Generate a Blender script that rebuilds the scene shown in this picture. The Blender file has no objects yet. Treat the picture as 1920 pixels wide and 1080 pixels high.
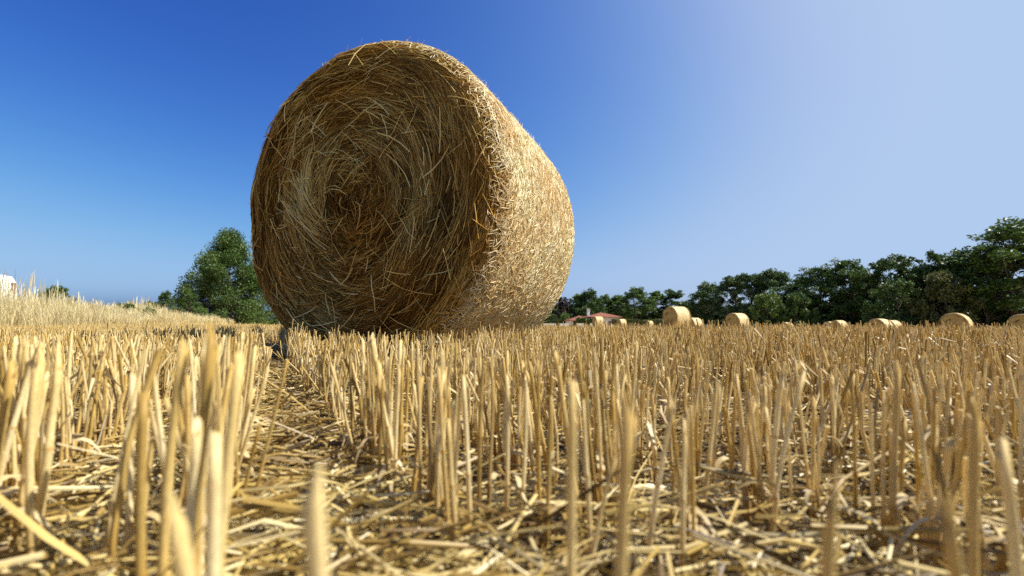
import bpy, math, random
import numpy as np
from mathutils import Vector, Matrix

rng = np.random.default_rng(7)
random.seed(7)
scene = bpy.context.scene
COL = scene.collection
R_ = math.radians

# ------------------------------------------------------------------ helpers
def tag(o, label=None, cat=None, group=None, kind=None):
    if label: o['label'] = label
    if cat: o['category'] = cat
    if group: o['group'] = group
    if kind: o['kind'] = kind
    return o

def empty(name, loc=(0, 0, 0), rz=0.0):
    o = bpy.data.objects.new(name, None)
    COL.objects.link(o)
    o.location = loc
    o.rotation_euler = (0, 0, rz)
    o.empty_display_size = 0.1
    return o

def link(name, me, parent=None):
    o = bpy.data.objects.new(name, me)
    COL.objects.link(o)
    if parent: o.parent = parent
    return o

class MB:
    """collects vertices, polygons and per-vertex attributes into one mesh"""
    def __init__(self):
        self.v, self.a, self.b, self.li, self.ln, self.mi, self.n = [], [], [], [], [], [], 0
    def add(self, v, loops, counts, rnd=None, along=None, mi=0):
        v = np.asarray(v, np.float32).reshape(-1, 3)
        m = len(v)
        self.v.append(v)
        self.a.append(np.zeros(m, np.float32) if rnd is None else np.broadcast_to(np.asarray(rnd, np.float32), (m,)))
        self.b.append(np.zeros(m, np.float32) if along is None else np.broadcast_to(np.asarray(along, np.float32), (m,)))
        self.li.append(np.asarray(loops, np.int64).ravel() + self.n)
        c = np.asarray(counts, np.int64).ravel()
        self.ln.append(c)
        self.mi.append(np.full(len(c), mi, np.int32))
        self.n += m
    def poly(self, verts, faces, rnd=0.5, along=0.5, mi=0):
        self.add(verts, [i for f in faces for i in f], [len(f) for f in faces],
                 np.full(len(verts), rnd), np.full(len(verts), along), mi)
    def box(self, c, s, rz=0.0, rnd=0.5, mi=0):
        x, y, z = s[0] / 2, s[1] / 2, s[2] / 2
        cs, sn = math.cos(rz), math.sin(rz)
        vs = []
        for dz in (-z, z):
            for dx, dy in ((-x, -y), (x, -y), (x, y), (-x, y)):
                vs.append((c[0] + dx * cs - dy * sn, c[1] + dx * sn + dy * cs, c[2] + dz))
        self.poly(vs, [(3, 2, 1, 0), (4, 5, 6, 7), (0, 1, 5, 4), (1, 2, 6, 5), (2, 3, 7, 6), (3, 0, 4, 7)], rnd, .5, mi)
    def tubes(self, P, rad, sides=5, flat=1.0, rnd=None, caps=True, mi=0):
        """P (N,K,3) paths, rad (N,K); flat squashes the section"""
        P = np.asarray(P, np.float64)
        N, K, _ = P.shape
        if N == 0: return
        rad = np.broadcast_to(np.asarray(rad, np.float64), (N, K))
        T = np.gradient(P, axis=1)
        T /= np.maximum(np.linalg.norm(T, axis=2, keepdims=True), 1e-9)
        ref = rng.normal(size=(N, 1, 3))
        S = np.cross(T, ref)
        S /= np.maximum(np.linalg.norm(S, axis=2, keepdims=True), 1e-9)
        B = np.cross(T, S)
        ang = np.linspace(0, 2 * math.pi, sides, endpoint=False)
        ca, sa = np.cos(ang), np.sin(ang) * flat
        V = P[:, :, None, :] + rad[:, :, None, None] * (ca[None, None, :, None] * S[:, :, None, :] + sa[None, None, :, None] * B[:, :, None, :])
        base = (np.arange(N) * K * sides)[:, None, None]
        k = (np.arange(K - 1) * sides)[None, :, None]
        j = np.arange(sides)[None, None, :]
        j2 = (np.arange(sides)[None, None, :] + 1) % sides
        Q = np.stack([base + k + j, base + k + j2, base + k + sides + j2, base + k + sides + j], -1).reshape(-1, 4)
        loops = [Q.ravel()]
        counts = [np.full(len(Q), 4)]
        if caps:
            jj = np.arange(sides)
            top = (np.arange(N) * K * sides)[:, None] + (K - 1) * sides + jj[None]
            loops.append(top.ravel()); counts.append(np.full(N, sides))
        r = rng.random(N) if rnd is None else np.asarray(rnd)
        along = np.repeat(np.linspace(0, 1, K), sides)
        self.add(V.reshape(-1, 3), np.concatenate(loops), np.concatenate(counts),
                 np.repeat(r, K * sides), np.tile(along, N), mi)
    def ribbons(self, P, W, rnd=None, mi=0):
        """P (N,K,3) centre lines, W (N,K,3) half width vectors"""
        N, K, _ = P.shape
        V = np.stack([P - W, P + W], 2)
        base = (np.arange(N) * K * 2)[:, None]
        k = (np.arange(K - 1) * 2)[None]
        Q = np.stack([base + k, base + k + 1, base + k + 3, base + k + 2], -1).reshape(-1, 4)
        r = rng.random(N) if rnd is None else np.asarray(rnd)
        self.add(V.reshape(-1, 3), Q, np.full(len(Q), 4), np.repeat(r, K * 2), np.tile(np.repeat(np.linspace(0, 1, K), 2), N), mi)
    def mesh(self, name, mats, smooth=False):
        me = bpy.data.meshes.new(name)
        v = np.concatenate(self.v).astype(np.float32)
        li = np.concatenate(self.li).astype(np.int32)
        ln = np.concatenate(self.ln).astype(np.int32)
        me.vertices.add(len(v)); me.vertices.foreach_set('co', v.ravel())
        me.loops.add(len(li)); me.loops.foreach_set('vertex_index', li)
        me.polygons.add(len(ln))
        st = np.zeros(len(ln), np.int32); st[1:] = np.cumsum(ln)[:-1]
        me.polygons.foreach_set('loop_start', st)
        for nm, arr in (('rnd', self.a), ('along', self.b)):
            at = me.attributes.new(nm, 'FLOAT', 'POINT')
            at.data.foreach_set('value', np.concatenate(arr).astype(np.float32))
        for m in (mats if isinstance(mats, (list, tuple)) else [mats]):
            me.materials.append(m)
        me.polygons.foreach_set('material_index', np.concatenate(self.mi))
        me.update(calc_edges=True)
        me.validate()
        me.shade_smooth() if smooth else me.shade_flat()
        return me
    def build(self, name, mats, parent=None, smooth=False):
        return link(name, self.mesh(name, mats, smooth), parent)

def sines(seed, n=10, fmin=1., fmax=6.):
    r = np.random.default_rng(seed)
    k = r.normal(size=(n, 2)); k /= np.linalg.norm(k, axis=1, keepdims=True)
    fr = np.exp(r.uniform(math.log(fmin), math.log(fmax), n)); ph = r.uniform(0, 6.28, n)
    am = (fmin / fr) ** .7
    am = am / np.sqrt((am ** 2).sum() / 2)
    def f(x, y):
        x = np.asarray(x, float)[..., None]; y = np.asarray(y, float)[..., None]
        return (am * np.sin(fr * (k[:, 0] * x + k[:, 1] * y) + ph)).sum(-1)
    return f

def smooth(a, b, x):
    t = np.clip((np.asarray(x, float) - a) / (b - a), 0, 1)
    return t * t * (3 - 2 * t)

# ------------------------------------------------------------------ materials
def new_mat(name):
    m = bpy.data.materials.new(name); m.use_nodes = True
    nt = m.node_tree; nt.nodes.clear()
    out = nt.nodes.new('ShaderNodeOutputMaterial')
    return m, nt, out

def N(nt, t, **kw):
    n = nt.nodes.new(t)
    for k, v in kw.items():
        setattr(n, k, v)
    return n

def ramp(nt, fac, stops, interp='LINEAR'):
    n = N(nt, 'ShaderNodeValToRGB')
    n.color_ramp.interpolation = interp
    el = n.color_ramp.elements
    while len(el) < len(stops): el.new(0.5)
    for e, (p, c) in zip(el, stops):
        e.position = p; e.color = (*c, 1) if len(c) == 3 else c
    nt.links.new(fac, n.inputs[0])
    return n.outputs[0]

def mix(nt, fac, a, b, mode='MIX'):
    n = N(nt, 'ShaderNodeMix', data_type='RGBA', blend_type=mode)
    for s, v in ((n.inputs[0], fac), (n.inputs[6], a), (n.inputs[7], b)):
        if isinstance(v, (int, float)): s.default_value = v
        elif isinstance(v, tuple): s.default_value = (*v, 1)
        else: nt.links.new(v, s)
    return n.outputs[2]

def math_n(nt, op, a, b=None):
    n = N(nt, 'ShaderNodeMath', operation=op)
    for s, v in zip(n.inputs, (a, b)):
        if v is None: continue
        if isinstance(v, (int, float)): s.default_value = v
        else: nt.links.new(v, s)
    return n.outputs[0]

def noise(nt, scale, detail=3, rough=.55, vec=None, stretch=None, coord='Object'):
    n = N(nt, 'ShaderNodeTexNoise')
    n.inputs['Scale'].default_value = scale; n.inputs['Detail'].default_value = detail
    n.inputs['Roughness'].default_value = rough
    if vec is None:
        tc = N(nt, 'ShaderNodeTexCoord'); vec = tc.outputs[coord]
    if stretch:
        mp = N(nt, 'ShaderNodeMapping'); mp.inputs['Scale'].default_value = stretch
        nt.links.new(vec, mp.inputs[0]); vec = mp.outputs[0]
    nt.links.new(vec, n.inputs['Vector'])
    return n.outputs[0]

def bump(nt, h, strength, dist):
    b = N(nt, 'ShaderNodeBump'); b.inputs['Strength'].default_value = strength; b.inputs['Distance'].default_value = dist
    nt.links.new(h, b.inputs['Height'])
    return b.outputs[0]

def principled(nt, out, col, rough=.6, spec=.3, normal=None, transl=0.0, coat=0.0):
    p = N(nt, 'ShaderNodeBsdfPrincipled')
    if isinstance(col, tuple): p.inputs['Base Color'].default_value = (*col, 1)
    else: nt.links.new(col, p.inputs['Base Color'])
    if isinstance(rough, (int, float)): p.inputs['Roughness'].default_value = rough
    else: nt.links.new(rough, p.inputs['Roughness'])
    p.inputs['Specular IOR Level'].default_value = spec
    if coat: p.inputs['Coat Weight'].default_value = coat; p.inputs['Coat Roughness'].default_value = .15
    if normal is not None: nt.links.new(normal, p.inputs['Normal'])
    sh = p.outputs[0]
    if transl > 0:
        t = N(nt, 'ShaderNodeBsdfTranslucent')
        if isinstance(col, tuple): t.inputs[0].default_value = (*col, 1)
        else: nt.links.new(col, t.inputs[0])
        mx = N(nt, 'ShaderNodeMixShader'); mx.inputs[0].default_value = transl
        nt.links.new(sh, mx.inputs[1]); nt.links.new(t.outputs[0], mx.inputs[2]); sh = mx.outputs[0]
    nt.links.new(sh, out.inputs['Surface'])
    return p

def straw_mat(name, stops, along=None, patch=None, patch_scale=3., patch_fac=.5, rough=.5, spec=.35, transl=0.0, streak=0.0, shuffle=False):
    m, nt, out = new_mat(name)
    a = N(nt, 'ShaderNodeAttribute', attribute_name='rnd')
    oi = N(nt, 'ShaderNodeObjectInfo')
    f = math_n(nt, 'FRACT', math_n(nt, 'ADD', a.outputs['Fac'], oi.outputs['Random'])) if shuffle else a.outputs['Fac']
    col = ramp(nt, f, stops)
    if along:
        al = N(nt, 'ShaderNodeAttribute', attribute_name='along')
        col = mix(nt, 1.0, col, ramp(nt, al.outputs['Fac'], along), 'MULTIPLY')
    if patch:
        nz = noise(nt, patch_scale, 3, .6)
        k = math_n(nt, 'MULTIPLY', ramp(nt, nz, [(.38, (0, 0, 0)), (.62, (1, 1, 1))]), patch_fac)
        col = mix(nt, k, col, mix(nt, 1.0, col, patch, 'MULTIPLY'))
    if streak:
        nz = noise(nt, 700, 2, .6, stretch=(1, 1, .06))
        col = mix(nt, streak, col, mix(nt, 1.0, col, ramp(nt, nz, [(.35, (.45, .38, .30)), (.6, (1.25, 1.2, 1.15))]), 'MULTIPLY'))
    principled(nt, out, col, rough, spec, transl=transl)
    return m

M = {}
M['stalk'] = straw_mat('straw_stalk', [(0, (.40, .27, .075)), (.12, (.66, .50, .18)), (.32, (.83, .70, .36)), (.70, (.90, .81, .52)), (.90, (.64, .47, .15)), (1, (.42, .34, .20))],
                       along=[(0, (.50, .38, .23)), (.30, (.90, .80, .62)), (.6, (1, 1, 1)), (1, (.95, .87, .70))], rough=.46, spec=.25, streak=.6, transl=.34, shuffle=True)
M['leaf_straw'] = straw_mat('straw_leaf', [(0, (.50, .36, .16)), (.5, (.66, .54, .31)), (1, (.58, .42, .18))], rough=.5, spec=.35, transl=.25)
M['litter'] = straw_mat('straw_litter', [(0, (.09, .05, .015)), (.22, (.32, .20, .05)), (.48, (.60, .44, .135)), (.72, (.70, .55, .24)), (.9, (.82, .70, .40)), (1, (.15, .09, .03))],
                        patch=(.5, .42, .30), patch_scale=5., patch_fac=.7, rough=.42, spec=.4, transl=.12)
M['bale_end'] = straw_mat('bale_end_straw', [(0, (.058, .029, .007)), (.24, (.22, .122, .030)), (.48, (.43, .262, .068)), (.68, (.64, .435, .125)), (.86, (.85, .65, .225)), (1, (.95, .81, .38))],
                          patch=(.84, .62, .36), patch_scale=2.6, patch_fac=.75, rough=.65, spec=.06, transl=.15)  # browner than the side straw: the end's shade is put into this ramp
M['bale_side'] = straw_mat('bale_side_straw', [(0, (.40, .25, .07)), (.08, (.66, .50, .19)), (.30, (.83, .69, .36)), (.65, (.89, .79, .50)), (.92, (.92, .86, .66)), (1, (.58, .40, .13))],
                           patch=(.90, .74, .57), patch_scale=2.8, patch_fac=.8, rough=.5, spec=.25, transl=.12)
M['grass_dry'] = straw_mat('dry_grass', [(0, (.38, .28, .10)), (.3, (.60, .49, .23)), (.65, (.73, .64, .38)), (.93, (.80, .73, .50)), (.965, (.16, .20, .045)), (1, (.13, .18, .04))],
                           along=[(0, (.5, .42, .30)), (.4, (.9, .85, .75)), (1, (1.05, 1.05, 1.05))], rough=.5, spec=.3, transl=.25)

# soil with chaff
m, nt, out = new_mat('field_soil')
nA = noise(nt, 6, 6, .6); nB = noise(nt, 90, 4, .65); nC = noise(nt, 420, 3, .6)
soil = ramp(nt, nA, [(.3, (.030, .019, .010)), (.7, (.075, .050, .027))])
chaff = ramp(nt, nC, [(.3, (.16, .10, .035)), (.55, (.38, .27, .105)), (.75, (.60, .48, .24))])
col = mix(nt, ramp(nt, nB, [(.47, (0, 0, 0)), (.64, (1, 1, 1))]), soil, chaff)
far = N(nt, 'ShaderNodeAttribute', attribute_name='rnd')
col = mix(nt, far.outputs['Fac'], col, mix(nt, nA, (.46, .33, .14), (.58, .44, .21)))
bm_ = bump(nt, nC, .8, .006)
principled(nt, out, col, .85, .2, bm_)
M['soil'] = m

# compressed straw below the strands of the bale
def core_mat(name, a, b, c, sc):
    m, nt, out = new_mat(name)
    n1 = noise(nt, sc, 5, .65); n2 = noise(nt, 3, 3, .5)
    col = ramp(nt, n1, [(.3, a), (.5, b), (.72, c)])
    col = mix(nt, math_n(nt, 'MULTIPLY', n2, .5), col, mix(nt, 1., col, (.7, .5, .3), 'MULTIPLY'))
    principled(nt, out, col, .7, .2, bump(nt, n1, .9, .02))
    return m
M['core_end'] = core_mat('bale_core_dark', (.022, .012, .005), (.06, .034, .013), (.15, .095, .037), 90)  # near-black brown paints the shade in the gaps between strands
M['core_side'] = core_mat('bale_core_side', (.26, .16, .065), (.58, .44, .22), (.78, .66, .42), 110)
M['far_side'] = core_mat('far_bale_side', (.52, .39, .18), (.70, .57, .31), (.82, .71, .46), 14)

m, nt, out = new_mat('far_bale_end')  # darker than far_side: shade on the end is painted into the browns
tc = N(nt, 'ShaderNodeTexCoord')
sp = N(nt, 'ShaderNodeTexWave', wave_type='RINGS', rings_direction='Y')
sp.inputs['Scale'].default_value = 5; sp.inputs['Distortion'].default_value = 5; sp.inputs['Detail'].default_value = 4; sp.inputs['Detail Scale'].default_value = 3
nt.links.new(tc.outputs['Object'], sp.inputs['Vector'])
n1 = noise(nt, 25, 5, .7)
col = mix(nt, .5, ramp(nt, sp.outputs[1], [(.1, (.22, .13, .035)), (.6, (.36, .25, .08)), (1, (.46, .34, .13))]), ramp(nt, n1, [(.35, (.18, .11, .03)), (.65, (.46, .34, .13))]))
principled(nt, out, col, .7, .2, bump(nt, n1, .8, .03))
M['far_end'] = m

def leaf_mat(name, stops, transl=.22, rough=.5, spec=.35):
    return straw_mat(name, stops, rough=rough, spec=spec, transl=transl)
M['leaf_dark'] = leaf_mat('leaf_dark', [(0, (.036, .074, .013)), (.5, (.066, .122, .022)), (1, (.105, .16, .034))])
M['leaf_mid'] = leaf_mat('leaf_mid', [(0, (.032, .066, .012)), (.5, (.056, .105, .018)), (1, (.095, .145, .030))])
M['leaf_shade'] = leaf_mat('leaf_undergrowth', [(0, (.030, .060, .011)), (.5, (.052, .10, .019)), (.85, (.080, .13, .026)), (1, (.12, .15, .035))])
M['leaf_light'] = leaf_mat('leaf_light', [(0, (.060, .110, .016)), (.5, (.100, .165, .024)), (1, (.15, .21, .040))])
M['leaf_bluish'] = leaf_mat('leaf_bluish', [(0, (.042, .085, .026)), (.5, (.072, .125, .040)), (1, (.12, .17, .062))])
M['leaf_purple'] = leaf_mat('leaf_purple', [(0, (.018, .013, .014)), (.5, (.030, .020, .020)), (1, (.045, .030, .026))], transl=.1)
M['leaf_olive'] = leaf_mat('leaf_olive', [(0, (.045, .058, .012)), (.5, (.075, .086, .018)), (1, (.11, .115, .026))])
m, nt, out = new_mat('bark'); n1 = noise(nt, 9, 5, .7, stretch=(1, 1, .25))
principled(nt, out, ramp(nt, n1, [(.3, (.045, .034, .024)), (.7, (.17, .13, .095))]), .9, .15, bump(nt, n1, 1., .05)); M['bark'] = m

def plain(name, c, rough=.6, spec=.3, var=.12, sc=4., coat=0.0, bmp=.2):
    m, nt, out = new_mat(name)
    n1 = noise(nt, sc, 5, .65)
    col = mix(nt, n1, tuple(x * (1 - var) for x in c), tuple(min(1, x * (1 + var)) for x in c))
    principled(nt, out, col, rough, spec, bump(nt, n1, bmp, .01), coat=coat)
    return m
M['plaster'] = plain('pale_plaster', (.74, .71, .66), .85, .2, .08, 2.)
M['white_wall'] = plain('white_render', (.78, .78, .76), .8, .2, .07, 3.)
M['white_paint'] = plain('white_vehicle_paint', (.62, .66, .64), .3, .5, .03, 2., coat=.6, bmp=.02)
M['rubber'] = plain('rubber', (.02, .02, .021), .8, .25)
M['metal'] = plain('rim_metal', (.42, .42, .43), .35, .6)
M['dark_trim'] = plain('dark_trim', (.035, .035, .036), .5, .4)
M['dark_glass'] = plain('vehicle_glass', (.10, .11, .115), .08, .7, bmp=0)
M['red_lamp'] = plain('tail_lamp', (.22, .13, .12), .2, .5)
M['shutter'] = plain('brown_shutter', (.12, .065, .035), .6)
M['window_pane'] = plain('window_pane', (.06, .07, .08), .08, .7, bmp=0)
m, nt, out = new_mat('red_roof_tiles')
wv = N(nt, 'ShaderNodeTexWave', bands_direction='X'); wv.inputs['Scale'].default_value = 2.2; wv.inputs['Distortion'].default_value = .6
tc = N(nt, 'ShaderNodeTexCoord'); nt.links.new(tc.outputs['Object'], wv.inputs['Vector'])
n1 = noise(nt, 3, 5, .7)
principled(nt, out, mix(nt, .4, ramp(nt, n1, [(.3, (.16, .055, .033)), (.7, (.29, .115, .07))]), ramp(nt, wv.outputs[1], [(0, (.14, .05, .032)), (1, (.31, .125, .078))])), .8, .2, bump(nt, wv.outputs[1], .6, .06))
M['tiles'] = m

# ------------------------------------------------------------------ terrain
ROW_U = np.array([-.483, .876]); ROW_V = np.array([.876, .483])     # along and across the drilled rows
EDGE = np.array([-9.7, 8.5])                                        # a point on the field's left edge

def edge_dist(x, y):
    return -((x - EDGE[0]) * ROW_V[0] + (y - EDGE[1]) * ROW_V[1])   # > 0 beyond the field edge

def gz(x, y):
    x = np.asarray(x, float); y = np.asarray(y, float)
    e = edge_dist(x, y)
    drop = .0125 * np.maximum(0, y - 5) + .0105 * np.maximum(0, x - 3)
    drop = 1.5 * np.tanh(drop / 1.5) * (1 - smooth(-14, -1, e))
    bank = .42 * smooth(-.4, 2.2, e) * (1 - .45 * smooth(4, 14, e))
    return bank - drop

clod = sines(3, 14, 18, 90)
g1 = np.sinh(np.linspace(-7.2, 7.2, 260)) * .6
ax = np.unique(np.concatenate([g1 * 700 / np.abs(g1).max(), np.linspace(-3, 3, 130)]))
XX, YY = np.meshgrid(ax, ax)
ZZ = gz(XX, YY)
near = np.exp(-(XX ** 2 + YY ** 2) / 9)
ZZ = ZZ + near * (clod(XX, YY) * .006) - .004
nx = len(ax)
idx = np.arange(nx * nx).reshape(nx, nx)
Q = np.stack([idx[:-1, :-1], idx[:-1, 1:], idx[1:, 1:], idx[1:, :-1]], -1).reshape(-1, 4)
b = MB()
b.add(np.stack([XX, YY, ZZ], -1), Q, np.full(len(Q), 4), smooth(8, 30, np.hypot(XX, YY)).ravel(), None)
tag(b.build('ground', M['soil'], smooth=True), 'flat harvested field of bare soil and chaff', None, None, 'structure')

# ------------------------------------------------------------------ big bale
CAM_H = .175
RB, LB, RR = .75, 1.32, .15
TH = .38
BX, BY = -.727 + math.sin(TH) * LB / 2, 1.998 + math.cos(TH) * LB / 2
uB = np.array([math.cos(TH), -math.sin(TH)]); aB = np.array([math.sin(TH), math.cos(TH)])

bulge = sines(11, 10, 2, 9)
def bale_rad(phi, t, R=RB):
    """radius at angle phi and axial position t, slightly uneven and settled at the foot"""
    w = 1 + .003 * bulge(np.cos(phi) * 1.3 + t * .6, np.sin(phi) * 1.3 - t * .4)
    w = w * (1 - .012 * np.exp(-((np.mod(phi, 2 * math.pi) - math.pi) / .5) ** 2)) * (1 + .012 * (1 - (t / LB * 2) ** 2))
    return R * w
relief = sines(12, 14, 3.2, 16)
def end_y(r, phi):
    x, z = r * np.cos(phi), r * np.sin(phi)
    rr = RR * (1.05 + .07 * np.clip(bulge(2.2 * np.cos(phi), 2.2 * np.sin(phi)), -1.2, 1.2))
    e = np.clip((r - (RB - rr)) / rr, 0, 1)
    return rr * (1 - np.sqrt(np.maximum(0, 1 - e * e))) + .019 * relief(x, z) * (1 - e) - .006 * np.sin(r * 40 + phi + 3 * relief(x * .3, z * .3)) * (1 - e)

SINK = .0
def pol(r, phi, y):
    k = bale_rad(phi, y) / RB
    return np.stack([.974 * r * k * np.cos(phi), y, RB - SINK + 1.050 * r * k * np.sin(phi)], -1)

def face_path(mb_r, ph, d, ln, qs):
    """walk along the winding: start at radius/angle, heading d off the tangent"""
    out = []
    rr = np.maximum(mb_r, .13)
    for q in qs:
        out.append((np.clip(np.abs(mb_r + q * ln * np.sin(d)), 0.004, RB * .999), ph + q * ln * np.cos(d) / rr))
    return out

def end_strands(mb, n, s, rmul=1.0):
    """straws on one face, laid in sheaves; s=-1 the near end, +1 the far end"""
    sides = 4 if rmul == 1 else 3
    qs = (-.5, -.17, .17, .5)
    def emit(r, ph, d, ln, rad, dep, v, lift=0.0):
        pts = []
        for q, (r2, a2) in zip(qs, face_path(r, ph, d, ln, qs)):
            y = -LB / 2 + end_y(r2, a2) + dep - (q + .5) * ln * lift
            if s > 0: y = -y
            pts.append(pol(r2, a2, y))
        mb.tubes(np.stack(pts, 1), rad[:, None] * np.array([.9, 1, 1, .75]) * rmul, sides, .55, v)
    def emit_xz(cx, cz, th, ln, bend, rad, dep, v):
        """straight-ish straws in the plane of the face, bowed round the coil"""
        r = np.hypot(cx, cz)
        inx, inz = -cx / np.maximum(r, .02), -cz / np.maximum(r, .02)
        pts = []
        for q in qs:
            t = q * ln
            x = cx + np.cos(th) * t + inx * bend * t * t; z = cz + np.sin(th) * t + inz * bend * t * t
            r2 = np.minimum(np.hypot(x, z), RB * .994); a2 = np.arctan2(z, x)
            y = -LB / 2 + end_y(r2, a2) + dep
            if s > 0: y = -y
            pts.append(pol(r2, a2, y))
        mb.tubes(np.stack(pts, 1), rad[:, None] * np.array([.9, 1, 1, .75]) * rmul, sides, .55, v)
    # sheaves
    per = 22
    ns = max(20, int(n * .86 / per))
    r0 = RB * np.sqrt(rng.random(ns)) * .985; p0 = rng.random(ns) * 2 * math.pi
    x0, z0 = r0 * np.cos(p0), r0 * np.sin(p0)
    wander = relief(x0 * .40 + 3, z0 * .40)
    d0 = .12 + rng.normal(size=ns) * (.055 + .95 * np.exp(-(r0 / .15) ** 2)) + .17 * wander
    # a pale slumped sheaf left of the middle
    slump = np.exp(-(((x0 + .25 - .18 * z0) / .07) ** 2 + ((z0 + .04) / .24) ** 2))
    d0 = d0 - slump * rng.uniform(-.2, .9, ns)
    dep0 = rng.random(ns) * .060 - slump * .035
    v0 = np.clip(.43 + .19 * rng.normal(size=ns) + .14 * wander + .22 * slump - .30 * dep0 / .06 + .04, .02, .94)  # deeper sheaves get darker colour, painting in the shade between them
    l0 = np.minimum(rng.uniform(.11, .34, ns), .06 + .65 * r0)
    idx = np.repeat(np.arange(ns), per); m = len(idx)
    th = p0[idx] + math.pi / 2 - d0[idx] + rng.normal(size=m) * (.055 + .12 * (rng.random(m) < .2))
    wp = rng.normal(size=m) * .019; wa = rng.normal(size=m) * .05
    cx = x0[idx] - np.sin(th) * wp + np.cos(th) * wa; cz = z0[idx] + np.cos(th) * wp + np.sin(th) * wa
    k = np.hypot(cx, cz) < RB * .985
    ln = l0[idx] * rng.uniform(.5, 1.15, m)
    rad = np.clip(rng.lognormal(math.log(.0013), .33, m), .0006, .0026)
    bend = .38 / np.maximum(r0[idx], .22)
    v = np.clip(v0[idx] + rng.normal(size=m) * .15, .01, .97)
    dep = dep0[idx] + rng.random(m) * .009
    emit_xz(cx[k], cz[k], th[k], ln[k], bend[k], rad[k], dep[k], v[k])
    # straws wrapped round the rim
    m = int(n * .16)
    ph = rng.random(m) * 2 * math.pi
    q = np.radians(rng.uniform(25, 88, m))
    r = RB - RR + RR * np.sin(q)
    emit(r, ph, rng.normal(size=m) * .16, rng.uniform(.04, .20, m), np.clip(rng.lognormal(math.log(.0013), .33, m), .0007, .0025), rng.random(m) * .016 - .002,
         np.clip(.46 + .20 * rng.normal(size=m), .02, .95))
    # long pale straws caught on the face
    m = max(6, int(n * .0007))
    r = RB * np.sqrt(rng.random(m)) * .93; ph = rng.random(m) * 2 * math.pi
    emit(r, ph, rng.normal(size=m) * 1.0, rng.uniform(.07, .20, m), rng.uniform(.0016, .0026, m), np.full(m, -.012), rng.uniform(.95, 1, m), .10 * rng.random(m))
    # stray straws lying across, and a few sticking out
    for frac, lift in ((.006, .04), (.003, .14), (.0012, .5)):
        m = int(n * frac)
        r = RB * np.sqrt(rng.random(m)) * (.97 if lift < .3 else .90); ph = rng.random(m) * 2 * math.pi
        mess = .5 + .8 * np.exp(-(r / .28) ** 2)
        d = rng.normal(size=m) * mess
        ln = rng.uniform(.05, .17, m) * (1 if lift < .3 else .55)
        rad = np.clip(rng.lognormal(math.log(.0014), .3, m), .0008, .0024)
        emit(r, ph, d, ln, rad, -rng.random(m) * .008, np.clip(rng.normal(size=m) * .22 + .68, .1, .999), lift * rng.random(m))

def side_strands(mb, n, n_whisk, rmul=1.0):
    t = rng.uniform(-LB / 2 + .085, LB / 2 - .02, n); ph = rng.random(n) * 2 * math.pi
    t = t + .03 * rng.normal(size=n) * (t < -LB / 2 + .17)
    d = rng.normal(size=n) * .9
    ln = rng.uniform(.012, .055, n); long_ = rng.random(n) < .06; ln[long_] *= 2.0
    rad = np.clip(rng.lognormal(math.log(.0013), .35, n), .0006, .0026) * rmul
    dep = rng.random(n) ** 1.4 * .008
    lift = rng.random(n) * .10 * (rng.random(n) < .30)
    pts = []
    for q in (-.5, 0, .5):
        a2 = ph + q * ln * np.cos(d) / RB
        t2 = np.clip(t + q * ln * np.sin(d), -LB / 2 + .03, LB / 2 - .004)
        e = np.clip((np.abs(t2) - (LB / 2 - RR)) / RR, 0, 1)
        r2 = RB - RR * (1 - np.sqrt(np.maximum(0, 1 - e * e))) - dep + .003 + (q + .5) * ln * lift
        pts.append(pol(r2, a2, t2))
    mb.tubes(np.stack(pts, 1), rad[:, None] * np.array([.85, 1, .7]), 4 if rmul == 1 else 3, .6)
    n = n_whisk
    t = rng.uniform(-LB / 2 + .03, LB / 2 - .03, n); ph = rng.random(n) * 2 * math.pi
    e = np.clip((np.abs(t) - (LB / 2 - RR)) / RR, 0, 1)
    r0 = RB - RR * (1 - np.sqrt(np.maximum(0, 1 - e * e)))
    ln = rng.uniform(.015, .05, n); d = rng.normal(size=n)
    pts = []
    for q in (0, .5, 1):
        pts.append(pol(r0 - .004 + q * ln * .55, ph + np.sign(d) * q * ln * .8 / RB, t + q * ln * .35 * d))
    mb.tubes(np.stack(pts, 1), rng.uniform(.0006, .0011, n)[:, None] * np.array([1., 1, .6]) * rmul, 3, 1.)

def bale_core(nphi, nr, nt_):
    """core surfaces: returns two builders (end faces, side)"""
    ph = np.linspace(0, 2 * math.pi, nphi, endpoint=False)
    def grid(mb, rows, close=None):
        V = np.stack(rows, 0); K = len(rows)
        i = np.arange(K - 1)[:, None] * nphi; j = np.arange(nphi)[None]; j2 = (j + 1) % nphi
        q = np.stack([i + j, i + j2, i + nphi + j2, i + nphi + j], -1).reshape(-1, 4)
        mb.add(V, q, np.full(len(q), 4), .5, .5)
    def end(mb, s):
        rows = []
        for r in np.linspace(.002, RB * .995, nr):
            p = pol(np.full(nphi, r), ph, -LB / 2 + end_y(np.full(nphi, r), ph) + .050)
            if s > 0: p[:, 1] *= -1
            rows.append(p)
        grid(mb, rows if s < 0 else rows[::-1])
    def side(mb):
        rows = []
        for t in np.linspace(-LB / 2 + .172, LB / 2 - .172, nt_):
            r = RB - .014
            rows.append(pol(np.full(nphi, r), ph, np.full(nphi, t)))
        grid(mb, rows)
    return end, side

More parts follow.
